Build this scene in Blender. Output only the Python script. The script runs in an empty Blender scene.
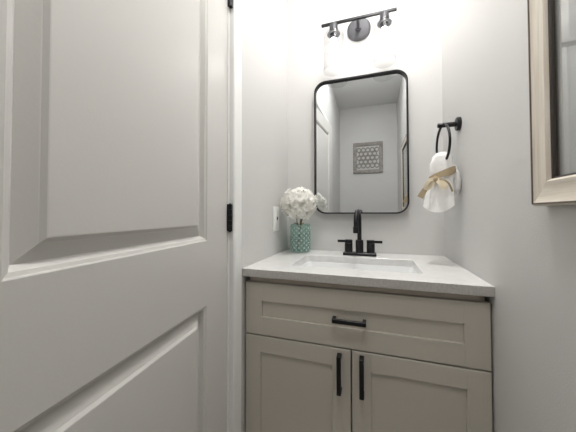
import bpy, bmesh, math, random
from mathutils import Vector, Matrix
random.seed(7)
sc = bpy.context.scene
COL = sc.collection
R = math.radians
PI = math.pi

# ---------------------------------------------------------------- camera
XL, XR, YB, YO, CEIL = -0.4836, 0.3309, 1.46, -1.13, 2.67
cd = bpy.data.cameras.new('camera')
cam = bpy.data.objects.new('camera', cd)
COL.objects.link(cam)
sc.camera = cam
yaw, pitch, roll = 0.3195, 0.0201, -0.0017
a = Vector((-math.sin(yaw)*math.cos(pitch), math.cos(yaw)*math.cos(pitch), math.sin(pitch)))
r = Vector((math.cos(yaw), math.sin(yaw), 0))
u = r.cross(a)
r2 = math.cos(roll)*r + math.sin(roll)*u
u2 = -math.sin(roll)*r + math.cos(roll)*u
cam.matrix_world = Matrix(((r2.x, u2.x, -a.x, 0), (r2.y, u2.y, -a.y, 0), (r2.z, u2.z, -a.z, 1.0899), (0, 0, 0, 1)))
cd.sensor_width = 36
cd.lens = 259.37*36/576
cd.shift_x = 0.31/576
cd.shift_y = -8.54/576
cd.clip_start = 0.01

# ---------------------------------------------------------------- world and exposure
w = bpy.data.worlds.new('world'); sc.world = w; w.use_nodes = True
w.node_tree.nodes['Background'].inputs[0].default_value = (.85, .9, 1, 1)
w.node_tree.nodes['Background'].inputs[1].default_value = 0.3
sc.view_settings.view_transform = 'Standard'
sc.view_settings.look = 'None'
sc.view_settings.gamma = 1
sc.view_settings.use_curve_mapping = False
sc.view_settings.exposure = 1.55
BULB = 6.5
FILL = 34.0  # strength of the added ceiling fill near the vanity
FILL2 = 19.0  # second added fill, brightens the rear of the room

# ---------------------------------------------------------------- materials
def srgb(h):
    v = [int(h[i:i+2], 16)/255 for i in (0, 2, 4)]
    return tuple(c/12.92 if c <= .04045 else ((c+.055)/1.055)**2.4 for c in v) + (1,)

def mat(name, hexcol, rough=.5, metal=0, bump=0, scale=200, var=0, vscale=8, spec=.5, **kw):
    m = bpy.data.materials.new(name); m.use_nodes = True
    nt = m.node_tree; b = nt.nodes['Principled BSDF']
    c = srgb(hexcol)
    b.inputs['Base Color'].default_value = c
    b.inputs['Roughness'].default_value = rough
    b.inputs['Metallic'].default_value = metal
    b.inputs['Specular IOR Level'].default_value = spec
    for k, v in kw.items(): b.inputs[k].default_value = v
    tc = nt.nodes.new('ShaderNodeTexCoord')
    if bump:
        n = nt.nodes.new('ShaderNodeTexNoise'); n.inputs['Scale'].default_value = scale
        n.inputs['Detail'].default_value = 3
        nt.links.new(tc.outputs['Object'], n.inputs['Vector'])
        bp = nt.nodes.new('ShaderNodeBump'); bp.inputs['Strength'].default_value = bump
        bp.inputs['Distance'].default_value = .002
        nt.links.new(n.outputs[0], bp.inputs['Height']); nt.links.new(bp.outputs[0], b.inputs['Normal'])
    if var:
        n = nt.nodes.new('ShaderNodeTexNoise'); n.inputs['Scale'].default_value = vscale
        n.inputs['Detail'].default_value = 6
        nt.links.new(tc.outputs['Object'], n.inputs['Vector'])
        rp = nt.nodes.new('ShaderNodeValToRGB')
        rp.color_ramp.elements[0].position = .35; rp.color_ramp.elements[1].position = .65
        rp.color_ramp.elements[0].color = tuple(x*(1-var) for x in c[:3]) + (1,)
        rp.color_ramp.elements[1].color = tuple(min(1, x*(1+var*.4)) for x in c[:3]) + (1,)
        nt.links.new(n.outputs[0], rp.inputs[0]); nt.links.new(rp.outputs[0], b.inputs['Base Color'])
    return m

def thin_glass(name, tint, gloss_rough=.02, base=.04, edge=.6, body=None, body_fac=0):
    """see-through slab: fresnel mix of clear transmission and gloss, optional tinted body"""
    m = bpy.data.materials.new(name); m.use_nodes = True
    nt = m.node_tree; nt.nodes.remove(nt.nodes['Principled BSDF'])
    out = nt.nodes['Material Output']
    tr = nt.nodes.new('ShaderNodeBsdfTransparent'); tr.inputs[0].default_value = srgb(tint)
    gl = nt.nodes.new('ShaderNodeBsdfGlossy'); gl.inputs['Roughness'].default_value = gloss_rough
    # reflectance by facing angle, the same for both sides of a wall of glass
    lw = nt.nodes.new('ShaderNodeLayerWeight'); lw.inputs[0].default_value = .5
    pw_ = nt.nodes.new('ShaderNodeMath'); pw_.operation = 'POWER'; pw_.inputs[1].default_value = 3.2
    nt.links.new(lw.outputs['Facing'], pw_.inputs[0])
    fr = nt.nodes.new('ShaderNodeMath'); fr.operation = 'MULTIPLY_ADD'
    nt.links.new(pw_.outputs[0], fr.inputs[0]); fr.inputs[1].default_value = edge; fr.inputs[2].default_value = base
    mx = nt.nodes.new('ShaderNodeMixShader')
    nt.links.new(fr.outputs[0], mx.inputs[0]); nt.links.new(gl.outputs[0], mx.inputs[2])
    if body:
        df = nt.nodes.new('ShaderNodeBsdfDiffuse'); df.inputs[0].default_value = srgb(body)
        m2 = nt.nodes.new('ShaderNodeMixShader'); m2.inputs[0].default_value = body_fac
        nt.links.new(tr.outputs[0], m2.inputs[1]); nt.links.new(df.outputs[0], m2.inputs[2])
        nt.links.new(m2.outputs[0], mx.inputs[1])
    else:
        nt.links.new(tr.outputs[0], mx.inputs[1])
    nt.links.new(mx.outputs[0], out.inputs[0])
    return m

M = {}
M['wall'] = mat('wall_paint', 'D1D0CE', .55, bump=.25, scale=260)
M['ceiling'] = mat('ceiling_paint', 'E4E4E3', .7, bump=.2, scale=200)
M['trim'] = mat('trim_paint', 'EDEDEB', .35, bump=.05, scale=120)
M['door'] = mat('door_paint', 'D2D0CC', .32, bump=.08, scale=150)
M['cab'] = mat('greige_cabinet_paint', 'CAC4B9', .38, bump=.05, scale=180)
M['cab_in'] = mat('cabinet_frame_paint', 'B4AB9E', .5)
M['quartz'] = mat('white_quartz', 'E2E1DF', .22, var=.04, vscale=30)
M['quartz_edge'] = mat('honed_grey_quartz_edge', 'C6C3BF', .6, var=.14, vscale=160)  # front edge greyer and more speckled than the slab top
M['ceramic'] = mat('white_ceramic', 'EEEFEF', .12)
M['black'] = mat('matte_black_metal', '17171A', .35, metal=.3)
M['gun'] = mat('gunmetal', '505053', .55, metal=.35)
M['mirror'] = mat('mirror_silver', 'E9ECEE', .0, metal=1)
M['plastic'] = mat('white_plastic', 'F0F0EE', .3)
M['slot'] = mat('dark_slot', '1A1A1A', .6)
M['towel'] = mat('white_terry', 'F4F3F1', .95, bump=.5, scale=700, **{'Sheen Weight': .3})
M['petal'] = bpy.data.materials.new('white_petal'); M['petal'].use_nodes = True
_nt = M['petal'].node_tree; _nt.nodes.remove(_nt.nodes['Principled BSDF'])
_d = _nt.nodes.new('ShaderNodeBsdfDiffuse'); _d.inputs[0].default_value = srgb('FBFAF6')
_t = _nt.nodes.new('ShaderNodeBsdfTranslucent'); _t.inputs[0].default_value = srgb('FBFAF4')
_m = _nt.nodes.new('ShaderNodeMixShader'); _m.inputs[0].default_value = .38
_nt.links.new(_d.outputs[0], _m.inputs[1]); _nt.links.new(_t.outputs[0], _m.inputs[2]); _nt.links.new(_m.outputs[0], _nt.nodes['Material Output'].inputs[0])
M['floret_heart'] = mat('cream_floret_heart', 'CDBF8E', .8)
M['stem'] = mat('brown_green_stem', '6B5A38', .7, bump=.3)
M['leaf'] = mat('dry_leaf', '9A8250', .7, bump=.3, scale=90)
M['floor'] = mat('floor_tile', 'A9A49C', .45, var=.15, vscale=5)
M['print'] = mat('pale_print', 'C4C4C3', .85, var=.10, vscale=3)
M['fillet'] = mat('dark_brown_fillet', '3A332D', .5)
M['lattice'] = mat('grey_wood_lattice', '9F9A94', .7, var=.25, vscale=25)
M['backing'] = mat('pale_backing', 'D6D5D2', .8)
M['caulk'] = mat('white_caulk', 'F2F2F0', .5)
M['vase'] = thin_glass('teal_glass', 'EDF8F5', .06, .05, .45, 'E2F7F3', .11)
M['clear'] = thin_glass('clear_glass', 'F4F4F4', .15, .004, .22)
M['pane'] = thin_glass('picture_glass', 'F6F7F6', .0, .08, .9)
M['darkline'] = mat('dark_frame_side', '6A6054', .6)

def wood_mat(name, c1, c2, stretch, rough=.5):
    m = bpy.data.materials.new(name); m.use_nodes = True
    nt = m.node_tree; b = nt.nodes['Principled BSDF']; b.inputs['Roughness'].default_value = rough
    tc = nt.nodes.new('ShaderNodeTexCoord'); mp = nt.nodes.new('ShaderNodeMapping')
    mp.inputs['Scale'].default_value = stretch
    n = nt.nodes.new('ShaderNodeTexNoise'); n.inputs['Scale'].default_value = 6; n.inputs['Detail'].default_value = 6
    rp = nt.nodes.new('ShaderNodeValToRGB')
    rp.color_ramp.elements[0].position = .3; rp.color_ramp.elements[1].position = .7
    rp.color_ramp.elements[0].color = srgb(c1); rp.color_ramp.elements[1].color = srgb(c2)
    nt.links.new(tc.outputs['Object'], mp.inputs[0]); nt.links.new(mp.outputs[0], n.inputs['Vector'])
    nt.links.new(n.outputs[0], rp.inputs[0]); nt.links.new(rp.outputs[0], b.inputs['Base Color'])
    bp = nt.nodes.new('ShaderNodeBump'); bp.inputs['Strength'].default_value = .3; bp.inputs['Distance'].default_value = .001
    nt.links.new(n.outputs[0], bp.inputs['Height']); nt.links.new(bp.outputs[0], b.inputs['Normal'])
    return m
M['wood_v'] = wood_mat('whitewashed_wood_upright', 'D3C8B8', 'E6DFD3', (30, 30, 1.5))
M['wood_h'] = wood_mat('whitewashed_wood_level', 'D3C8B8', 'E6DFD3', (30, 1.5, 30))
M['burlap'] = wood_mat('tan_burlap', '9C8A6C', 'C6B597', (160, 160, 160), .9)
M['burlap_light'] = wood_mat('pale_burlap', 'D2C4A8', 'E6DAC2', (160, 160, 160), .9)

def emis(name, col, s):
    m = bpy.data.materials.new(name); m.use_nodes = True
    b = m.node_tree.nodes['Principled BSDF']
    b.inputs['Base Color'].default_value = (1, 1, 1, 1)
    b.inputs['Emission Color'].default_value = col
    b.inputs['Emission Strength'].default_value = s
    return m
M['bulb'] = emis('lit_bulb', (1, .98, .955, 1), BULB)
M['hall'] = emis('lit_hall_diffuser', (1, .98, .95, 1), 8.0)  # added hall fill, lightens the gap behind the door
M['diffuser'] = emis('lit_diffuser', (1, .985, .965, 1), FILL)
M['diffuser2'] = emis('lit_diffuser_mid_room', (1, .985, .965, 1), FILL2)

# ---------------------------------------------------------------- mesh helpers
def box(bm, x0, x1, y0, y1, z0, z1):
    vs = [bm.verts.new((x, y, z)) for x in (x0, x1) for y in (y0, y1) for z in (z0, z1)]
    for f in ((0, 1, 3, 2), (4, 6, 7, 5), (0, 4, 5, 1), (2, 3, 7, 6), (0, 2, 6, 4), (1, 5, 7, 3)):
        bm.faces.new([vs[i] for i in f])

def bevel(bm, off=.002, seg=2, ang=30):
    bmesh.ops.recalc_face_normals(bm, faces=bm.faces)
    es = [e for e in bm.edges if len(e.link_faces) == 2 and e.calc_face_angle(0) > R(ang)]
    bmesh.ops.bevel(bm, geom=es, offset=off, segments=seg, profile=.5, affect='EDGES', clamp_overlap=True)

def lathe(bm, prof, n=40, axis='z', c=(0, 0, 0), cap=True):
    """prof: list of (radius, height); solid when first and last radius are 0"""
    c = Vector(c); rings = []
    def P(rr, h, t):
        x, y = rr*math.cos(t), rr*math.sin(t)
        return c + (Vector((x, y, h)) if axis == 'z' else Vector((h, x, y)) if axis == 'x' else Vector((x, h, y)))
    for rr, h in prof:
        if rr < 1e-7: rings.append([bm.verts.new(P(0, h, 0))])
        else: rings.append([bm.verts.new(P(rr, h, 2*PI*i/n)) for i in range(n)])
    for A, B in zip(rings, rings[1:]):
        if len(A) == 1 and len(B) == 1: continue
        for i in range(n):
            j = (i+1) % n
            if len(A) == 1: bm.faces.new((A[0], B[i], B[j]))
            elif len(B) == 1: bm.faces.new((A[i], B[0], A[j]))
            else: bm.faces.new((A[i], B[i], B[j], A[j]))
    return rings

def sweep(bm, pts, shape, closed=False, up=Vector((0, 0, 1)), scales=None):
    """shape: 2D polygon (side, up); pts: 3D path"""
    pts = [Vector(p) for p in pts]; n = len(pts); rings = []
    for i, p in enumerate(pts):
        t = (pts[(i+1) % n]-pts[i-1]) if closed else (pts[min(i+1, n-1)]-pts[max(i-1, 0)])
        t.normalize()
        s = t.cross(up)
        if s.length < 1e-4: s = t.cross(Vector((0, 1, .01)))
        s.normalize(); v = s.cross(t)
        k = scales[i] if scales else 1
        rings.append([bm.verts.new(p + s*x*k + v*y*k) for x, y in shape])
    m = len(shape)
    for i in range(n if closed else n-1):
        A, B = rings[i], rings[(i+1) % n]
        for j in range(m):
            bm.faces.new((A[j], A[(j+1) % m], B[(j+1) % m], B[j]))
    if not closed:
        bm.faces.new(rings[0][::-1]); bm.faces.new(rings[-1])

def circ(rr, n=14): return [(rr*math.cos(2*PI*i/n), rr*math.sin(2*PI*i/n)) for i in range(n)]

def build(name, bm, m, parent=None, smooth=True, kind=None, label=None, ang=35):
    bmesh.ops.recalc_face_normals(bm, faces=bm.faces)
    me = bpy.data.meshes.new(name); bm.to_mesh(me); bm.free()
    if m: me.materials.append(m)
    if smooth:
        for p in me.polygons: p.use_smooth = True
        me.set_sharp_from_angle(angle=R(ang))
    o = bpy.data.objects.new(name, me); COL.objects.link(o)
    if parent:
        o.parent = parent
        # meshes are modelled in room coordinates unless the thing is rotated
        if 'local' not in parent.keys() and parent.type == 'EMPTY':
            o.location = -parent.location
    if kind: o['kind'] = kind
    if label: o['label'] = label
    return o

def thing(name, loc, label, cat, group=None):
    o = bpy.data.objects.new(name, None); COL.objects.link(o); o.empty_display_size = .05
    o.location = loc; o['label'] = label; o['category'] = cat
    if group: o['group'] = group
    return o

def struct(name, bm, m, smooth=False): return build(name, bm, m, smooth=smooth, kind='structure')
def B(*boxes, bev=0, seg=2):
    bm = bmesh.new()
    for b in boxes: box(bm, *b)
    if bev: bevel(bm, bev, seg)
    return bm

# ---------------------------------------------------------------- room shell
T = .12
D0, D1, DZ = .052, .7950, 2.045          # door opening in the left wall
HX = -1.55
struct('floor', B((HX-.1, XR+T, YO-T, YB+T, -.1, 0)), M['floor'])
struct('ceiling', B((HX-.1, XR+T, YO-T, YB+T, CEIL, CEIL+.1)), M['ceiling'])
struct('wall_back', B((XL-T, XR+T, YB, YB+T, 0, CEIL)), M['wall'])
struct('wall_right', B((XR, XR+T, YO, YB, 0, CEIL)), M['wall'])
struct('wall_front', B((XL-T, XR+T, YO-T, YO, 0, CEIL)), M['wall'])
bm = bmesh.new()
ys = (YO, D0, D1, YB); zs = (0, DZ, CEIL)
solid = [(iy, iz) for iy in range(3) for iz in range(2) if (iy, iz) != (1, 0)]
for iy, iz in solid:                       # grid of solid cells, skin only where a cell borders a gap
    y0, y1, z0, z1 = ys[iy], ys[iy+1], zs[iz], zs[iz+1]
    for x in (XL, XL-T):
        bm.faces.new([bm.verts.new((x, y, z)) for y, z in ((y0, z0), (y1, z0), (y1, z1), (y0, z1))])
    for nb, pa, pb in (((iy-1, iz), (y0, z0), (y0, z1)), ((iy+1, iz), (y1, z0), (y1, z1)), ((iy, iz-1), (y0, z0), (y1, z0)), ((iy, iz+1), (y0, z1), (y1, z1))):
        if nb not in solid:
            bm.faces.new([bm.verts.new(p) for p in ((XL, *pa), (XL, *pb), (XL-T, *pb), (XL-T, *pa))])
bmesh.ops.remove_doubles(bm, verts=bm.verts, dist=1e-5)
struct('wall_left', bm, M['wall'])
struct('wall_hall', B((HX-.1, HX, YO-T, YB+T, 0, CEIL)), M['wall'])
struct('wall_hall_end', B((HX, XL-T, YB, YB+T, 0, CEIL), ), M['wall'])
struct('wall_hall_start', B((HX, XL-T, YO-T, YO, 0, CEIL)), M['wall'])

# jamb lining the opening, casing around it
J = .0
struct('trim_1', B((XL-T, XL+.001, D1-.0002, D1+.0105, 0, DZ), (XL-T, XL+.001, D0-.004, D0, 0, DZ),
                   (XL-T, XL+.001, D0-.004, D1+.004, DZ-.004, DZ)), M['trim'])
def casing(name, path, flip=1):
    """moulded casing swept on the left wall: path in (y,z), profile (across, out)"""
    bm = bmesh.new()
    pr = [(0, 0), (0, .016), (.004, .019), (.012, .019), (.016, .015), (.060, .011), (.070, .011), (.075, .008), (.075, 0)]
    rings = []
    for (y, z, dy, dz) in path:
        rings.append([bm.verts.new((XL + o, y + dy*s, z + dz*s)) for s, o in pr])
    for P_, Q_ in zip(rings, rings[1:]):
        for j in range(len(pr)):
            k = (j+1) % len(pr)
            bm.faces.new((P_[j], P_[k], Q_[k], Q_[j]))
    bm.faces.new(rings[0]); bm.faces.new(rings[-1][::-1])
    return struct(name, bm, M['trim'], smooth=True)
casing('trim_2', [(.805, 0, 1, 0), (.805, DZ+.010, 1, 1), (D0-.010, DZ+.010, -1, 1), (D0-.010, 0, -1, 0)])

def baseboard(name, x0, x1, y0, y1):
    bm = B((x0, x1, y0, y1, 0, .13), bev=.003)
    struct(name, bm, M['trim'])
baseboard('baseboard_left', XL, XL+.014, YO+.014, D0-.09)
baseboard('baseboard_right', XR-.014, XR, YO+.014, .90)
baseboard('baseboard_front', XL, XR, YO, YO+.014)

# ---------------------------------------------------------------- door leaf (two raised panels), ajar into the room
ANG = .0853
DW, DH, DT = .735, 2.025, .035
dr = bpy.data.objects.new('door_1', None); COL.objects.link(dr)
dr['kind'] = 'structure'; dr['local'] = 1
dr.location = (-.4850, .7943, 0); dr.rotation_euler = (0, 0, ANG)   # local -y runs from hinge to free edge, local +x faces the room
bm = bmesh.new()
HT, ST = .131, .6035
pan = [(.262, .814), (1.0055, 1.915)]
def quad(pts, bm=bm): return bm.faces.new([bm.verts.new(p) for p in pts])
steps = [(0, 0), (.002, -.0010), (.003, -.0028), (.009, -.0052), (.0100, -.0070), (.0150, -.0145), (.0170, -.0165), (.0410, -.0060), (.0425, -.0056), (.0490, -.0012), (.051, -.0008)]
for side in (0, 1):
    X = (lambda d: d) if side == 0 else (lambda d: -DT-d)
    def F(t0, t1, z0, z1, d=0): quad([(X(d), -t0, z0), (X(d), -t1, z0), (X(d), -t1, z1), (X(d), -t0, z1)])
    zb = .005
    F(.0006, HT, zb, DH); F(ST, DW, zb, DH)
    F(HT, ST, zb, pan[0][0]); F(HT, ST, pan[0][1], pan[1][0]); F(HT, ST, pan[1][1], DH)
    for z0, z1 in pan:
        for (o0, d0), (o1, d1) in zip(steps, steps[1:]):
            L0 = [(HT+o0, z0+o0), (ST-o0, z0+o0), (ST-o0, z1-o0), (HT+o0, z1-o0)]
            L1 = [(HT+o1, z0+o1), (ST-o1, z0+o1), (ST-o1, z1-o1), (HT+o1, z1-o1)]
            for i in range(4):
                j = (i+1) % 4
                quad([(X(d0), -L0[i][0], L0[i][1]), (X(d0), -L0[j][0], L0[j][1]), (X(d1), -L1[j][0], L1[j][1]), (X(d1), -L1[i][0], L1[i][1])])
        o, d = steps[-1]
        F(HT+o, ST-o, z0+o, z1-o, d)
for t in (.0006, DW): quad([(0, -t, .005), (-DT, -t, .005), (-DT, -t, DH), (0, -t, DH)])
for z in (.005, DH): quad([(0, -.0006, z), (-DT, -.0006, z), (-DT, -DW, z), (0, -DW, z)])
bmesh.ops.remove_doubles(bm, verts=bm.verts, dist=1e-5)
build('door_leaf', bm, M['door'], dr, smooth=False)
for zc in (.22, 1.073, 1.868):
    bm = bmesh.new()
    for k in range(5):
        lathe(bm, [(0, zc-.047+k*.0188), (.0082, zc-.047+k*.0188), (.0082, zc-.0288+k*.0188), (0, zc-.0285+k*.0188)], 16, c=(.009, .003, 0))
    lathe(bm, [(0, zc-.051), (.004, zc-.050), (.004, zc+.050), (0, zc+.051)], 12, c=(.009, .003, 0))
    box(bm, -.001, .0035, -.003, .0115, zc-.047, zc+.047)
    box(bm, -.03, .001, -.002, .001, zc-.047, zc+.047)
    build('hinge', bm, M['black'], dr, label='black steel butt hinge')
bm = bmesh.new()
lathe(bm, [(0, -.0005), (.030, -.0005), (.030, .006), (.027, .009), (.012, .011), (.011, .028), (.020, .036), (.027, .046), (.026, .056), (.016, .062), (0, .063)], 32, 'x', (0, -.680, .93))
build('door_knob', bm, M['black'], dr, label='black round door knob')

# ---------------------------------------------------------------- vanity cabinet
CX0, CX1, CYF, CYB, CZ = -.478, .3262, .920, 1.458, .845
MID = -.0765
van = thing('vanity_cabinet', (MID, 1.19, 0), 'greige shaker bathroom vanity cabinet with one drawer above two doors', 'cabinet')
bm = B((CX0+.008, CX0+.024, CYF+.02, CYB, 0, CZ), (CX1-.024, CX1-.008, CYF+.02, CYB, 0, CZ),
       (CX0+.024, CX1-.024, CYF+.008, CYF+.038, .8235, CZ), (CX0+.016, CX1-.016, CYF+.02, CYF+.038, .10, .14),
       (CX0+.016, CX0+.05, CYF+.02, CYF+.038, .14, .79), (CX1-.05, CX1-.016, CYF+.02, CYF+.038, .14, .79),
       (CX0+.016, CX1-.016, CYF+.09, CYF+.105, 0, .10), (CX0+.016, CX1-.016, CYB-.008, CYB, .10, .60),
       (CX0+.016, CX1-.016, CYF+.038, CYB-.008, .10, .116))
build('cabinet_body', bm, M['cab_in'], van, smooth=False)

def shaker(name, x0, x1, z0, z1, st=.062, rl=.060):
    """frame-and-panel front, flat frame with square recess"""
    bm = bmesh.new()
    y0, y1, yp = CYF, CYF+.0185, CYF+.008
    O = [(x0, z0), (x1, z0), (x1, z1), (x0, z1)]
    b = .0016; g = .0009; gd = .0007; c = .0012
    def F(pts):
        if len({p for p in pts}) > 2: bm.faces.new([bm.verts.new(p) for p in pts])
    xs = [x0+b, x0+st-g, x0+st, x1-st, x1-st+g, x1-b]
    za, zb_, zc, zd = z0+b, z0+rl, z1-rl, z1-b
    # stiles (full height), v-grooves where the rails meet them, rails
    for xa, xb in ((xs[0], xs[1]), (xs[4], xs[5])):
        for q0, q1 in ((za, zb_), (zb_, zc), (zc, zd)):
            F([(xa, y0, q0), (xb, y0, q0), (xb, y0, q1), (xa, y0, q1)])
    for xa, xb in ((xs[1], xs[2]), (xs[3], xs[4])):
        xm = (xa+xb)/2
        for q0, q1 in ((za, zb_), (zc, zd)):
            F([(xa, y0, q0), (xm, y0+gd, q0), (xm, y0+gd, q1), (xa, y0, q1)])
            F([(xm, y0+gd, q0), (xb, y0, q0), (xb, y0, q1), (xm, y0+gd, q1)])
    F([(xs[1], y0, zb_), (xs[2], y0, zb_), (xs[2], y0, zc), (xs[1], y0, zc)])
    F([(xs[3], y0, zb_), (xs[4], y0, zb_), (xs[4], y0, zc), (xs[3], y0, zc)])
    for q0, q1 in ((za, zb_), (zc, zd)):
        F([(xs[2], y0, q0), (xs[3], y0, q0), (xs[3], y0, q1), (xs[2], y0, q1)])
    L0 = [(xs[2], zb_), (xs[3], zb_), (xs[3], zc), (xs[2], zc)]
    L1 = [(xs[2]+c, zb_+c), (xs[3]-c, zb_+c), (xs[3]-c, zc-c), (xs[2]+c, zc-c)]
    for i in range(4):
        k = (i+1) % 4
        F([(L0[i][0], y0, L0[i][1]), (L0[k][0], y0, L0[k][1]), (L1[k][0], y0+c, L1[k][1]), (L1[i][0], y0+c, L1[i][1])])
        F([(L1[i][0], y0+c, L1[i][1]), (L1[k][0], y0+c, L1[k][1]), (L1[k][0], yp, L1[k][1]), (L1[i][0], yp, L1[i][1])])
    F([(p[0], yp, p[1]) for p in L1])
    O = [(x0, z0), (x1, z0), (x1, z1), (x0, z1)]
    O2 = [(x0+b, z0+b), (x1-b, z0+b), (x1-b, z1-b), (x0+b, z1-b)]
    for i in range(4):
        k = (i+1) % 4
        F([(O[i][0], y1, O[i][1]), (O[k][0], y1, O[k][1]), (O[k][0], y0+b, O[k][1]), (O[i][0], y0+b, O[i][1])])
        F([(O[i][0], y0+b, O[i][1]), (O[k][0], y0+b, O[k][1]), (O2[k][0], y0, O2[k][1]), (O2[i][0], y0, O2[i][1])])
    F([(p[0], y1, p[1]) for p in O])
    bmesh.ops.remove_doubles(bm, verts=bm.verts, dist=1e-5)
    return build(name, bm, M['cab'], van, smooth=False)
drw = shaker('drawer', CX0, CX1, .6225, .8205, .067, .068)
dL = shaker('door', CX0, MID-.0022, .115, .6175)
dRr = shaker('door', MID+.0022, CX1, .115, .6175)

def pull(p, c, length, vertical):
    """square bar pull with two flared feet, sub-part of p"""
    bm = bmesh.new(); h = length/2; s = .0072
    def bx(a0, a1, y0, y1, b0, b1):
        if vertical: box(bm, c[0]+b0, c[0]+b1, y0, y1, c[1]+a0, c[1]+a1)
        else: box(bm, c[0]+a0, c[0]+a1, y0, y1, c[1]+b0, c[1]+b1)
    bx(-h, h, CYF-.032, CYF-.022, -s, s)
    for q in (-1, 1):
        e = q*h; i = q*(h-.012)
        bx(min(e, i), max(e, i), CYF-.023, CYF, -s*1.05, s*1.05)
    bevel(bm, .0012, 1)
    o = build('handle', bm, M['black'], None); o.parent = p
    o['label'] = 'matte black bar pull'
pull(drw, (-.082, .722), .112, False)
pull(dL, (-.1155, .540), .128, True)
pull(dRr, (-.0415, .543), .128, True)

# ---------------------------------------------------------------- countertop with sink cut-out
CT, CB = .876, .845
X0, X1, Y0, Y1 = XL+.0015, XR-.0008, .9007, YB-.001
sx0, sx1, sy0, sy1 = -.322, .165, 1.012, 1.288
def rrect(x0, x1, y0, y1, rad, n=6):
    pts = []
    for cx, cy, a0 in ((x1-rad, y1-rad, 0), (x0+rad, y1-rad, 90), (x0+rad, y0+rad, 180), (x1-rad, y0+rad, 270)):
        for k in range(n+1):
            t = R(a0+90*k/n); pts.append((cx+rad*math.cos(t), cy+rad*math.sin(t)))
    return pts
bm = bmesh.new()
inn = rrect(sx0, sx1, sy0, sy1, .022)
n = len(inn)
def outer_pt(i, ins=0):
    corner = i // 7; k = i % 7
    cx = (X1-ins, X0+ins, X0+ins, X1-ins)[corner]; cy = (Y1-ins, Y1-ins, Y0+ins, Y0+ins)[corner]
    return cx, cy
def ring(pts, z): return [bm.verts.new((x, y, z)) for x, y in pts]
cor = [(X1, Y1), (X0, Y1), (X0, Y0), (X1, Y0)]
e = .0018
ins = [(X1-e, Y1-e), (X0+e, Y1-e), (X0+e, Y0+e), (X1-e, Y0+e)]
top_o = ring(ins, CT); mid_o = ring(cor, CT-e); bot_m = ring(cor, CB+e); bot_o = ring(ins, CB)
in_t2 = rrect(sx0-.0015, sx1+.0015, sy0-.0015, sy1+.0015, .0235)
ti = ring(in_t2, CT); ti2 = ring(inn, CT-.0015); bi = ring(inn, CB)
for A, C in ((top_o, mid_o), (mid_o, bot_m), (bot_m, bot_o)):
    for i in range(4): bm.faces.new((A[i], A[(i+1) % 4], C[(i+1) % 4], C[i]))
for A, C in ((ti, ti2), (ti2, bi)):
    for i in range(n): bm.faces.new((A[i], A[(i+1) % n], C[(i+1) % n], C[i]))
for O_, I_ in ((top_o, ti), (bot_o, bi)):
    for cidx in range(4):
        for k in range(6):
            i = cidx*7+k; bm.faces.new((O_[cidx], I_[i], I_[i+1]))
        i = cidx*7+6; bm.faces.new((O_[cidx], I_[i], I_[(i+1) % n], O_[(cidx+1) % 4]))
ct = build('countertop', bm, M['quartz'], smooth=False)
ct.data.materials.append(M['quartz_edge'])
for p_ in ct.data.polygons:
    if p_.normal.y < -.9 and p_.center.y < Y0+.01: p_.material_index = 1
ct['label'] = 'white quartz slab countertop over the cabinet, cut out for the sink'; ct['category'] = 'countertop'

# sink: undermount rectangular basin
sk = thing('sink', ((sx0+sx1)/2, (sy0+sy1)/2, CB-.145), 'white ceramic rectangular undermount basin set below the countertop', 'sink')
bm = bmesh.new()
levels = [(-.018, CB-.0005), (.002, CB-.0005), (.004, CB-.006), (.010, .765), (.022, .738), (.045, .725), (.10, .720)]
rings = []
for off, z in levels:
    rd = max(.02, .024+ (off if off < 0 else off*.5))
    rings.append(ring(rrect(sx0+off, sx1-off, sy0+off, sy1-off, rd), z))
outl = [(-.018, CB-.010), (-.006, CB-.014), (-.002, .760), (.012, .728), (.04, .712), (.10, .708)]
r3 = []
for off, z in outl:
    r3.append(ring(rrect(sx0+off, sx1-off, sy0+off, sy1-off, .025), z))
for L in (rings, r3, [rings[0], r3[0]]):
    for A, C in zip(L, L[1:]):
        for i in range(n): bm.faces.new((A[i], A[(i+1) % n], C[(i+1) % n], C[i]))
bm.faces.new(rings[-1]); bm.faces.new(r3[-1])
build('basin', bm, M['ceramic'], sk, ang=50)
bm = bmesh.new()
lathe(bm, [(0, .7195), (.024, .7195), (.024, .7225), (.020, .7235), (.017, .7215), (0, .7255)], 32, c=((sx0+sx1)/2, (sy0+sy1)/2, 0))
build('drain', bm, M['black'], sk, label='black pop-up drain')

# ---------------------------------------------------------------- faucet
fx, fy = -.068, 1.352
fa = thing('faucet', (fx, fy, CT), 'matte black centerset faucet with high arc spout and two lever handles', 'faucet')
bm = bmesh.new()
L = rrect(fx-.080, fx+.080, fy-.026, fy+.026, .006, 4)
rr_ = [ring(L, CT+.0002), ring(L, CT+.011), ring(rrect(fx-.077, fx+.077, fy-.023, fy+.023, .006, 4), CT+.015)]
m_ = len(L)
for A, C in zip(rr_, rr_[1:]):
    for i in range(m_): bm.faces.new((A[i], A[(i+1) % m_], C[(i+1) % m_], C[i]))
bm.faces.new(rr_[0][::-1]); bm.faces.new(rr_[-1])
build('base_plate', bm, M['black'], fa)
bm = bmesh.new()
lathe(bm, [(0, CT+.014), (.019, CT+.014), (.019, CT+.074), (.017, CT+.077), (0, CT+.077)], 36, c=(fx, fy, 0))
build('spout_collar', bm, M['black'], fa)
bm = bmesh.new()
pts = [(fx, fy, CT+.07), (fx, fy, CT+.10), (fx, fy, CT+.13), (fx, fy, CT+.16)]
rad = .052
SD = Vector((-.10, -1, 0)).normalized()
for k in range(1, 17):
    t = PI*k/16
    d = rad*(1-math.cos(t))
    pts.append((fx+SD.x*d, fy+SD.y*d, CT+.17+rad*math.sin(t)*.98))
d = rad*2
pts.append((fx+SD.x*d, fy+SD.y*d, CT+.145))
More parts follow.
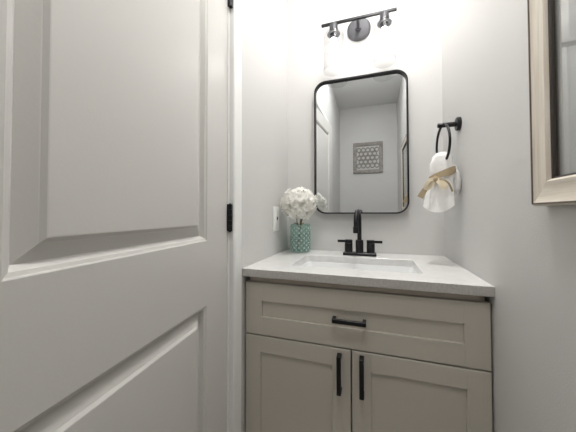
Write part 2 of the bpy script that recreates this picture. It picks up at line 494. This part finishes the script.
sweep(bm, pts, circ(.0108, 18), up=Vector((1, .0, 0)))
build('spout', bm, M['black'], fa)
bm = bmesh.new()
lathe(bm, [(0, CT+.118), (.0125, CT+.118), (.0132, CT+.122), (.0132, CT+.146), (.011, CT+.148), (0, CT+.148)], 28, c=(fx+SD.x*d, fy+SD.y*d, 0))
build('nozzle', bm, M['black'], fa)
for s in (-1, 1):
    bm = bmesh.new()
    lathe(bm, [(0, CT+.014), (.0195, CT+.014), (.0195, CT+.060), (0, CT+.060)], 36, c=(fx+s*.0535, fy, 0))
    hd = build('handle', bm, M['black'], fa)
    bm = bmesh.new()
    lathe(bm, [(0, CT+.060), (.0195, CT+.0605), (.0195, CT+.075), (.018, CT+.077), (0, CT+.077)], 36, c=(fx+s*.0535, fy, 0))
    xa, xb = fx+s*.060, fx+s*.108
    box(bm, min(xa, xb), max(xa, xb), fy-.0085, fy+.0085, CT+.063, CT+.075)
    bevel(bm, .0012, 2)
    lv = build('lever', bm, M['black'], fa)

# ---------------------------------------------------------------- wall mirror
mx0, mx1, mz0, mz1 = -.3139, .1715, 1.0838, 1.8252
yf_, yg = 1.427, 1.443
mi = thing('wall_mirror', ((mx0+mx1)/2, 1.459, mz0), 'tall mirror with rounded corners and thin black metal frame above the sink', 'mirror')
bm = bmesh.new()
def rz(off, rad): return [(x, z) for x, z in rrect(mx0+off, mx1-off, mz0+off, mz1-off, rad, 10)]
loops = [(0, .062, 1.458), (0, .062, yf_), (.0066, .0554, yf_), (.0066, .0554, 1.458)]
V = [[bm.verts.new((x, y, z)) for x, z in rz(o, rd)] for o, rd, y in loops]
nn = len(V[0])
for A, C in zip(V, V[1:]+V[:1]):
    for i in range(nn): bm.faces.new((A[i], A[(i+1) % nn], C[(i+1) % nn], C[i]))
build('frame', bm, M['black'], mi)
bm = bmesh.new()
A = [bm.verts.new((x, yg, z)) for x, z in rz(.0066, .0554)]
C = [bm.verts.new((x, yg+.005, z)) for x, z in rz(.0066, .0554)]
bm.faces.new(A); bm.faces.new(C[::-1])
for i in range(nn): bm.faces.new((A[i], A[(i+1) % nn], C[(i+1) % nn], C[i]))
build('mirror_glass', bm, M['mirror'], mi, smooth=False)

# ---------------------------------------------------------------- vanity light
lx, ly, lz = -.0705, 1.372, 2.098
vl = thing('vanity_light', (lx, 1.459, 2.092), 'two-lamp black bath bar light with clear glass cylinder shades above the mirror', 'wall light')
bm = bmesh.new()
lathe(bm, [(0, 1.459), (.062, 1.459), (.062, 1.447), (.060, 1.445), (.050, 1.443), (0, 1.441)], 56, 'y', (lx+.002, 0, 2.092))
build('backplate', bm, M['gun'], vl)
bm = bmesh.new()
sweep(bm, [(lx, 1.443, 2.092), (lx, 1.41, 2.094), (lx, ly, lz-.002)], circ(.0085, 14))
lathe(bm, [(0, 1.443), (.016, 1.443), (.013, 1.433), (0, 1.432)], 24, 'y', (lx, 0, 2.092))
build('arm', bm, M['gun'], vl)
bm = B((-.2595, .1175, ly-.0065, ly+.0065, lz-.0065, lz+.0065), bev=.0012, seg=1)
build('crossbar', bm, M['black'], vl)
for cx in (-.1945, .0595):
    bm = bmesh.new()
    lathe(bm, [(0, lz-.006), (.020, lz-.006), (.022, lz-.010), (.022, lz-.052), (.0, lz-.052)], 32, c=(cx, ly, 0))
    so = build('socket', bm, M['gun'], vl)
    zt = lz-.052
    bm = bmesh.new()      # glass cylinder, open at the bottom, with a shoulder at the top
    lathe(bm, [(.022, zt+.002), (.046, zt), (.053, zt-.006), (.055, zt-.014), (.055, zt-.205),
               (.0525, zt-.205), (.0525, zt-.014), (.050, zt-.008), (.045, zt-.004), (.022, zt-.002)], 56, c=(cx, ly, 0))
    bm.verts.ensure_lookup_table()
    build('glass_shade', bm, M['clear'], vl, label='clear glass cylinder shade')
    bm = bmesh.new()
    lathe(bm, [(0, zt-.0045), (.034, zt-.0048), (.034, zt-.008), (.019, zt-.009), (.018, zt-.024), (.014, zt-.030), (0, zt-.030)], 32, c=(cx, ly, 0))
    s2 = build('bulb_base', bm, M['gun'], vl)
    bm = bmesh.new()
    zb = zt-.030
    lathe(bm, [(0, zb), (.013, zb), (.016, zb-.014), (.024, zb-.030), (.0295, zb-.048), (.029, zb-.062), (.024, zb-.078), (.014, zb-.088), (0, zb-.091)], 24, c=(cx, ly, 0))
    build('bulb', bm, M['bulb'], vl, label='glowing frosted bulb')

# ---------------------------------------------------------------- fill lights added on the ceiling, out of view
def fill_lamp(x, y, m, label):
    t = thing('ceiling_light', (x, y, CEIL), label, 'ceiling light', None)
    bm = bmesh.new()
    lathe(bm, [(0, CEIL), (.12, CEIL), (.125, CEIL-.008), (.125, CEIL-.022), (.117, CEIL-.024), (0, CEIL-.024)], 48, c=(x, y, 0))
    build('rim', bm, M['trim'], t)
    bm = bmesh.new()
    lathe(bm, [(0, CEIL-.0242), (.115, CEIL-.0242), (.108, CEIL-.036), (.08, CEIL-.046), (.04, CEIL-.051), (0, CEIL-.052)], 48, c=(x, y, 0))
    build('diffuser', bm, m, t)
fill_lamp(.06, .90, M['diffuser'], 'round flush ceiling light nearest the vanity, glowing white')
fill_lamp(-.08, .06, M['diffuser2'], 'round flush ceiling light in the middle of the bathroom, glowing white')
fill_lamp(-1.05, .40, M['hall'], 'round flush ceiling light in the hall beyond the door')

# ---------------------------------------------------------------- outlet on the left wall
ol = thing('wall_outlet', (XL, 1.257, 1.056), 'white wall outlet plate on the left wall beside the flowers', 'outlet')
oy0, oy1, oz0, oz1 = 1.222, 1.300, .996, 1.122
bm = B((XL+.0003, XL+.0065, oy0, oy1, oz0, oz1), bev=.002); build('cover_plate', bm, M['plastic'], ol)
oc = (oy0+oy1)/2; zc = (oz0+oz1)/2
bm = B((XL+.006, XL+.0095, oc-.017, oc+.017, zc-.034, zc+.034), bev=.001); rc = build('receptacle', bm, M['plastic'], ol)
bm = B((XL+.0094, XL+.0100, oc-.006, oc+.008, zc-.007, zc+.010)); bb = build('test_button', bm, M['slot'], None, smooth=False); bb.parent = rc
for ya_, yb2 in ((oc-.008, oc-.006), (oc+.006, oc+.008)):
    for za_ in (zc+.017, zc-.027):
        bb = build('socket_slot', B((XL+.0094, XL+.0098, ya_, yb2, za_, za_+.008)), M['plastic'], None, smooth=False); bb.parent = rc

# ---------------------------------------------------------------- picture on the right wall
px1, px0 = XR-.0255, XR-.0006
fy0, fy1, fz0, fz1 = -.345, .658, 1.1025, 1.845
pc = thing('framed_picture', (XR, (fy0+fy1)/2, fz0), 'large glazed picture in a whitewashed wood frame on the right wall', 'picture')
W = .049
prf = [(0, 0), (0, .020), (.002, .0235), (.005, .0245), (.010, .0225), (.030, .021), (.040, .0225), (.045, .0225), (W, .0175), (W, 0)]
# (inset, height above wall)
cr = [(fy1, fz0, -1, 1), (fy0, fz0, 1, 1), (fy0, fz1, 1, -1), (fy1, fz1, -1, -1)]
for i, nm in ((0, 'h'), (1, 'v'), (2, 'h'), (3, 'v')):
    bm = bmesh.new()
    P_, Q_ = cr[i], cr[(i+1) % 4]
    ra = [bm.verts.new((px0-o, P_[0]+P_[2]*s, P_[1]+P_[3]*s)) for s, o in prf]
    rb = [bm.verts.new((px0-o, Q_[0]+Q_[2]*s, Q_[1]+Q_[3]*s)) for s, o in prf]
    for j in range(len(prf)):
        k = (j+1) % len(prf); bm.faces.new((ra[j], ra[k], rb[k], rb[j]))
    bm.faces.new(ra); bm.faces.new(rb[::-1])
    build('frame_rail' if nm == 'h' else 'frame_stile', bm, M['wood_'+nm], pc)
bm = bmesh.new()
q = W-.0002
pf = [(q, .0165), (q+.003, .0158), (q+.0045, .0130), (q+.0045, .0085), (q, .0085)]
rings = [[bm.verts.new((px0-o, c0+s*dy, c1+s*dz)) for s, o in pf] for c0, c1, dy, dz in cr]
for i in range(4):
    A, C = rings[i], rings[(i+1) % 4]
    for j in range(len(pf)): bm.faces.new((A[j], A[(j+1) % len(pf)], C[(j+1) % len(pf)], C[j]))
build('fillet', bm, M['fillet'], pc, smooth=False, label='dark brown inner lip of the frame')
bm = bmesh.new()
pf = [(.0030, .0245), (.0036, .0262), (.0056, .0262), (.0062, .0238)]
rings = [[bm.verts.new((px0-o, c0+s_*dy, c1+s_*dz)) for s_, o in pf] for c0, c1, dy, dz in cr]
for i in range(4):
    A, C = rings[i], rings[(i+1) % 4]
    for j in range(len(pf)): bm.faces.new((A[j], A[(j+1) % len(pf)], C[(j+1) % len(pf)], C[j]))
build('outer_bead', bm, M['darkline'], pc, smooth=False, label='thin dark bead along the outer edge of the frame')
q = W+.0005
build('print', B((px0-.006, px0, fy0+q, fy1-q, fz0+q, fz1-q)), M['print'], pc, smooth=False)
bm = bmesh.new()
quad([(px0-.0088, fy0+q+.0045, fz0+q+.0045), (px0-.0088, fy1-q-.0045, fz0+q+.0045), (px0-.0088, fy1-q-.0045, fz1-q-.0045), (px0-.0088, fy0+q+.0045, fz1-q-.0045)], bm)
build('glass_pane', bm, M['pane'], pc, smooth=False, label='clear picture glass')

# ---------------------------------------------------------------- lattice art on the wall opposite the mirror
ax0, ax1, az0, az1 = -.284, .137, 1.672, 2.13
ar = thing('lattice_wall_art', ((ax0+ax1)/2, YO, az0), 'square grey openwork lattice panel on the wall seen in the mirror', 'wall art')
ya, yb_ = YO+.0015, YO+.024
bw = .052
bm = B((ax0, ax1, ya, yb_, az0, az0+bw), (ax0, ax1, ya, yb_, az1-bw, az1), (ax0, ax0+bw, ya, yb_, az0+bw, az1-bw), (ax1-bw, ax1, ya, yb_, az0+bw, az1-bw), bev=.002)
build('frame', bm, M['lattice'], ar)
bm = bmesh.new()
gx0, gx1, gz0, gz1 = ax0+bw, ax1-bw, az0+bw, az1-bw
nc, nr = 5, 6
pw = (gx1-gx0)/nc; ph = (gz1-gz0)/nr
for rI in range(nr+1):
    off = 0 if rI % 2 else pw/2
    for cI in range(-1, nc+1):
        cx = gx0+pw/2+cI*pw+off-pw/2*0; cz = gz0+rI*ph
        # one ring-shaped lattice cell
        O_, I_ = [], []
        ok = gx0+.004 < cx < gx1-.004 and gz0+.004 < cz < gz1-.004
        if not ok: continue
        for k in range(8):
            t = 2*PI*(k+.5)/8
            O_.append((cx+pw*.57*math.cos(t), cz+ph*.66*math.sin(t))); I_.append((cx+pw*.35*math.cos(t), cz+ph*.40*math.sin(t)))
        cl_ = lambda p: (min(max(p[0], gx0), gx1), min(max(p[1], gz0), gz1))
        A = [bm.verts.new((cl_(p)[0], yb_-.006, cl_(p)[1])) for p in O_]; C = [bm.verts.new((cl_(p)[0], yb_-.006, cl_(p)[1])) for p in I_]
        A2 = [bm.verts.new((v.co.x, ya+.006, v.co.z)) for v in A]; C2 = [bm.verts.new((v.co.x, ya+.006, v.co.z)) for v in C]
        for k in range(8):
            j = (k+1) % 8
            for qd in ((A[k], A[j], C[j], C[k]), (A2[k], C2[k], C2[j], A2[j]), (A[k], A2[k], A2[j], A[j]), (C[k], C[j], C2[j], C2[k])):
                bm.faces.new(qd)
build('lattice', bm, M['lattice'], ar, smooth=False)
build('backing', B((gx0-.002, gx1+.002, ya, ya+.004, gz0-.002, gz1+.002)), M['backing'], ar, smooth=False)

# ---------------------------------------------------------------- towel ring
ry, rzc = 1.195, 1.4445
tr_ = thing('towel_ring', (XR, ry, rzc), 'matte black towel ring on a round wall mount, right wall', 'towel ring')
bm = bmesh.new()
lathe(bm, [(0, XR-.0005), (.0265, XR-.0005), (.0265, XR-.012), (.0245, XR-.0135), (0, XR-.0135)], 40, 'x', (0, ry, rzc))
build('wall_mount', bm, M['black'], tr_)
bm = bmesh.new()
lathe(bm, [(0, XR-.012), (.0095, XR-.012), (.0095, .254), (.0085, .252), (0, .252)], 24, 'x', (0, ry, rzc))
build('post', bm, M['black'], tr_)
bm = bmesh.new()
RR = .078; rc3 = Vector((.270, ry, rzc-RR))
rd_ = Vector((-.08, 1, 0)).normalized()
pts = [rc3 + rd_*RR*math.cos(t) + Vector((0, 0, 1))*RR*math.sin(t) for t in [2*PI*k/48 for k in range(48)]]
nrm = rd_.cross(Vector((0, 0, 1)))
sweep(bm, pts, circ(.0048, 12), closed=True, up=nrm)
build('ring', bm, M['black'], tr_)

# ---------------------------------------------------------------- towel: folded hand towel gathered in the ring
tw = thing('hand_towel', (.262, 1.19, 1.09), 'white hand towel hanging folded through the black ring', 'towel')
vd = Vector((.21, .978, 0))           # along the look of the bundle
sd = Vector((.978, -.21, 0))
def towel_loft(levels, thick, n=72, seed=0, pleats=7, hem=None, jit=.0012):
    """levels: (z, centre along side, centre along depth, half width, half depth, pleat)"""
    rnd = random.Random(seed); bm = bmesh.new()
    base = Vector((.262, 1.19, 0)); ph = [rnd.uniform(0, 2*PI) for _ in range(5)]
    rings = []; nl = len(levels)
    # smooth interpolation
    S = []
    for i in range(nl-1):
        for k in range(5):
            t = k/5; t2 = t*t*(3-2*t)
            S.append([levels[i][m]*(1-t2 if m else 1-t)+levels[i+1][m]*(t2 if m else t) for m in range(6)])
    S.append(list(levels[-1]))
    for (z, cs, cdp, hw, hd, pl) in S:
        rg = []
        for i in range(n):
            t = 2*PI*i/n
            m = 1 + pl*(.5*math.sin(pleats*t+ph[0]+z*14) + .35*math.sin((pleats*2-3)*t+ph[1]-z*9) + .15*math.sin(23*t+ph[2]))
            ct_, st_ = math.cos(t), math.sin(t)
            x = hw*math.copysign(abs(ct_)**.75, ct_)*m; y = hd*math.copysign(abs(st_)**.75, st_)*m
            zz = z
            if hem: zz = z + hem(cs+x)*max(0, (1.17-z)/.07) if z < 1.17 else z
            rg.append(bm.verts.new(base + sd*(cs+x) + vd*(cdp+y) + Vector((0, 0, zz))+Vector((rnd.uniform(-jit, jit), rnd.uniform(-jit, jit), 0))))
        rings.append(rg)
    for A, C in zip(rings, rings[1:]):
        for i in range(n): bm.faces.new((A[i], A[(i+1) % n], C[(i+1) % n], C[i]))
    bm.faces.new(rings[0])
    # folded-in hem underneath
    cen = bm.verts.new(sum((v.co for v in rings[-1]), Vector())/n + Vector((0, 0, .03)))
    for i in range(n): bm.faces.new((rings[-1][i], cen, rings[-1][(i+1) % n]))
    return bm
bm = towel_loft([(1.333, .006, .0, .010, .012, .0), (1.328, .004, .0, .024, .024, .04), (1.312, .002, .0, .034, .032, .06), (1.285, .000, .0, .040, .035, .08),
                 (1.255, .002, .0, .043, .034, .08), (1.235, .003, .0, .041, .031, .10), (1.218, .002, .0, .040, .030, .12),
                 (1.19, -.002, .0, .046, .033, .12), (1.15, -.006, .0, .049, .036, .12), (1.12, -.009, .0, .052, .038, .12), (1.094, -.010, .0, .054, .039, .12)], .003,
                hem=lambda s: .020*((s+.014)/.05)**2-.004, seed=3, pleats=5, jit=.0004)
build('towel_front', bm, M['towel'], tw, ang=60)
bm = towel_loft([(1.285, .030, .02, .010, .010, .0), (1.272, .036, .02, .018, .020, .08), (1.24, .046, .018, .017, .022, .08), (1.21, .052, .018, .014, .022, .08),
                 (1.185, .053, .018, .012, .020, .08), (1.166, .052, .02, .008, .014, .05), (1.160, .052, .02, .002, .005, 0)], .003, seed=5, pleats=3, n=32, jit=.0003)
build('towel_fold', bm, M['towel'], tw, ang=60, label='small fold of the towel against the wall')

# ribbon
rb_ = thing('burlap_ribbon', (.262, 1.19, 1.23), 'tan burlap ribbon tied in a bow round the hanging towel', 'ribbon')
def flat(wd, th): return [(-th/2, -wd/2), (th/2, -wd/2), (th/2, wd/2), (-th/2, wd/2)]
def loc(s, dpt, z): return Vector((.262, 1.19, 0)) + sd*s + vd*dpt + Vector((0, 0, z))
bm = bmesh.new()
pts = []
for k in range(40):
    t = 2*PI*k/40
    x = .046*math.copysign(abs(math.cos(t))**.8, math.cos(t)); y = .037*math.copysign(abs(math.sin(t))**.8, math.sin(t))
    pts.append(loc(x+.002, y, 1.243 + x*.42))
sweep(bm, pts, flat(.020, .0018), closed=True)
pts = [p + Vector((0, 0, -.010+.004*math.sin(i*.7))) + (p-loc(.002, 0, p.z))*.035 for i, p in enumerate(pts)]
sweep(bm, pts, flat(.014, .0018), closed=True)
build('ribbon_band', bm, M['burlap'], rb_)
def strip(name, P, wd, m, sc_=None):
    bm = bmesh.new()
    # catmull-rom
    Q = []
    P = [Vector(p) for p in P]; E = [P[0]*2-P[1]]+P+[P[-1]*2-P[-2]]
    for i in range(1, len(E)-2):
        for k in range(6):
            t = k/6
            Q.append(.5*((2*E[i])+(E[i+1]-E[i-1])*t+(2*E[i-1]-5*E[i]+4*E[i+1]-E[i+2])*t*t+(3*E[i]-E[i-1]-3*E[i+1]+E[i+2])*t**3))
    Q.append(P[-1])
    sh = flat(wd, .0016)
    rings = []
    n = len(Q)
    for i, p in enumerate(Q):
        t = (Q[min(i+1, n-1)]-Q[max(i-1, 0)]).normalized()
        v = t.cross(vd).normalized(); s = v.cross(t)
        kk = 1 if not sc_ else sc_(i/(n-1))
        rings.append([bm.verts.new(p+s*x+v*y*kk) for x, y in sh])
    for A, C in zip(rings, rings[1:]):
        for j in range(4): bm.faces.new((A[j], A[(j+1) % 4], C[(j+1) % 4], C[j]))
    bm.faces.new(rings[0]); bm.faces.new(rings[-1])
    return build(name, bm, m, rb_)
kf = -.046
strip('ribbon_tail', [loc(-.022, kf, 1.222), loc(-.040, kf-.004, 1.200), loc(-.058, kf-.002, 1.180), loc(-.075, kf, 1.150)], .020, M['burlap'], lambda t: .6+.6*t)
strip('ribbon_tail', [loc(-.018, kf, 1.220), loc(.005, kf-.006, 1.216), (loc(.024, kf-.004, 1.200)), loc(.036, kf+.004, 1.170)], .007, M['burlap'], lambda t: 1)
strip('bow_loop', [loc(-.020, kf, 1.222), loc(-.040, kf-.012, 1.216), loc(-.056, kf-.012, 1.190), loc(-.044, kf-.008, 1.186), loc(-.022, kf-.002, 1.215)], .014, M['burlap_light'])
strip('bow_loop', [loc(-.020, kf, 1.222), loc(-.008, kf-.010, 1.204), loc(.006, kf-.012, 1.184), loc(.014, kf-.010, 1.196), loc(-.014, kf-.002, 1.220)], .013, M['burlap_light'])
bm = bmesh.new()
bmesh.ops.create_uvsphere(bm, u_segments=16, v_segments=10, radius=1)
for v in bm.verts: v.co = loc(-.020+v.co.x*.009, kf-.002+v.co.y*.007, 1.221+v.co.z*.011)
build('knot', bm, M['burlap'], rb_)

# ---------------------------------------------------------------- vase
vx, vy = -.384, 1.385
va = bmesh.new()
NU, NV = 192, 96
H = .150
def vr(h):
    k = h/H
    base = .0565
    if k < .08: base *= .86+.14*math.sin(k/.08*PI/2)
    if k > .94: base *= 1-.05*((k-.94)/.06)
    return base
rings = []
for j in range(NV+1):
    h = H*j/NV
    rg = []
    for i in range(NU):
        t = 2*PI*i/NU
        am = .0022 if .06 < j/NV < .93 else 0
        d = am*(math.cos(13*t)*math.cos(2*PI*h/.026)*.9)
        rr2 = vr(h)+d
        rg.append(va.verts.new((rr2*math.cos(t), rr2*math.sin(t), h)))
    rings.append(rg)
for j in range(NV+1):                        # smooth inner wall
    h = H-(H-.008)*j/NV
    rings.append([va.verts.new(((vr(h)-.004)*math.cos(2*PI*i/NU), (vr(h)-.004)*math.sin(2*PI*i/NU), h)) for i in range(NU)])
for A, C in zip(rings, rings[1:]):
    for i in range(NU): va.faces.new((A[i], A[(i+1) % NU], C[(i+1) % NU], C[i]))
va.faces.new(rings[0][::-1]); va.faces.new(rings[-1])
vo = build('vase', va, M['vase'], ang=180)
at = vo.data.attributes.new('relief', 'FLOAT', 'POINT')
for i_, v_ in enumerate(vo.data.vertices):
    r_now = math.hypot(v_.co.x, v_.co.y)
    at.data[i_].value = min(1, max(0, (r_now-vr(v_.co.z))/.0044+.5)) if r_now > vr(v_.co.z)-.0030 else .1
_nt = M['vase'].node_tree
_a = _nt.nodes.new('ShaderNodeAttribute'); _a.attribute_name = 'relief'
_r = _nt.nodes.new('ShaderNodeMapRange'); _r.inputs[1].default_value = .35; _r.inputs[2].default_value = .85; _r.inputs[3].default_value = .03; _r.inputs[4].default_value = .55
_nt.links.new(_a.outputs['Fac'], _r.inputs[0])
for n_ in _nt.nodes:
    if n_.type == 'MIX_SHADER' and not n_.inputs[0].is_linked: _nt.links.new(_r.outputs[0], n_.inputs[0])
vo.location = (vx, vy, CT+.0004)
vo['label'] = 'teal textured glass cylinder vase on the left end of the countertop'; vo['category'] = 'vase'

# ---------------------------------------------------------------- hydrangea
hx, hy, hz = -.370, 1.303, 1.139
hy_t = thing('hydrangea', (vx, vy, CT+.01), 'white hydrangea bloom on a stem standing in the teal vase', 'flower')
rnd = random.Random(11)
bm = bmesh.new()
N = 112
gold = PI*(3-math.sqrt(5))
for i in range(N):
    zz = 1-2*(i+.5)/N
    t = i*gold
    s_ = math.sqrt(1-zz*zz)
    nrm = Vector((s_*math.cos(t), s_*math.sin(t), zz))
    nrm = (nrm+Vector((rnd.uniform(-.2, .2) for _ in range(3)))).normalized()
    rad = rnd.uniform(.84, 1.02)
    c = Vector((hx+nrm.x*.092*rad, hy+nrm.y*.082*rad, hz+nrm.z*.076*rad))
    tan = nrm.cross(Vector((.3, .2, 1))).normalized(); bt = nrm.cross(tan)
    a0 = rnd.uniform(0, PI); sz = rnd.uniform(.021, .026)
    for k in range(4):
        ang = a0+k*PI/2+rnd.uniform(-.12, .12)
        d = tan*math.cos(ang)+bt*math.sin(ang); e_ = nrm.cross(d)
        cup = rnd.uniform(.1, .9)
        g = []
        for (dl, wd, up_) in ((.06, .12, 0), (.38, .40, .12), (.74, .50, .30), (1.0, .24, .22)):
            row = []
            for sgn in (-1, 0, 1):
                row.append(bm.verts.new(c + d*sz*dl + e_*sz*wd*sgn + nrm*sz*(up_*cup*2 - (.06 if sgn == 0 else -.06))+nrm*rnd.uniform(-.0006, .0006)))
            g.append(row)
        for A, C in zip(g, g[1:]):
            bm.faces.new((A[0], A[1], C[1], C[0])); bm.faces.new((A[1], A[2], C[2], C[1]))
    mt_ = Matrix.Translation(c+nrm*.0015)
    g_ = bmesh.ops.create_icosphere(bm, subdivisions=1, radius=.0017, matrix=mt_)
    for v_ in g_['verts']:
        for f_ in v_.link_faces: f_.material_index = 1
petals = build('flower_head', bm, M['petal'], hy_t, ang=180)
petals.data.materials.append(M['floret_heart'])
bm = bmesh.new()
bmesh.ops.create_icosphere(bm, subdivisions=3, radius=1)
for v in bm.verts: v.co = Vector((hx+v.co.x*.062, hy+v.co.y*.054, hz+v.co.z*.048))
build('bloom_core', bm, M['petal'], hy_t)
bm = bmesh.new()
sweep(bm, [(vx-.02, vy+.012, CT+.012), (vx-.008, vy+.004, .96), (vx+.002, vy-.012, 1.02), (hx+.004, hy+.03, 1.06), (hx, hy+.004, 1.10)], circ(.0035, 10))
for ox, oy in ((-.012, -.005), (.012, -.008)):
    sweep(bm, [(vx+ox*.5, vy-.012, 1.01), (vx+ox, vy+oy-.02, 1.035), (hx+ox*1.6, hy+.02, 1.075), (hx+ox*2, hy, 1.10)], circ(.0026, 8))
build('stem', bm, M['stem'], hy_t)
for sgn in (-1, 1):
    bm = bmesh.new()
    rows = []
    for k in range(7):
        t = k/6; wd = .009*math.sin(PI*min(1, t*.92+.06))
        c = Vector((vx+sgn*(.008+.020*t), vy-.022-.012*t, 1.018+.030*t-.016*t*t))
        rows.append([bm.verts.new(c+Vector((0, -wd, .004))), bm.verts.new(c), bm.verts.new(c+Vector((0, wd, .004)))])
    for A, C in zip(rows, rows[1:]):
        bm.faces.new((A[0], A[1], C[1], C[0])); bm.faces.new((A[1], A[2], C[2], C[1]))
    lf = build('leaf', bm, M['leaf'], hy_t)
    so = lf.modifiers.new('thickness', 'SOLIDIFY'); so.thickness = .0006
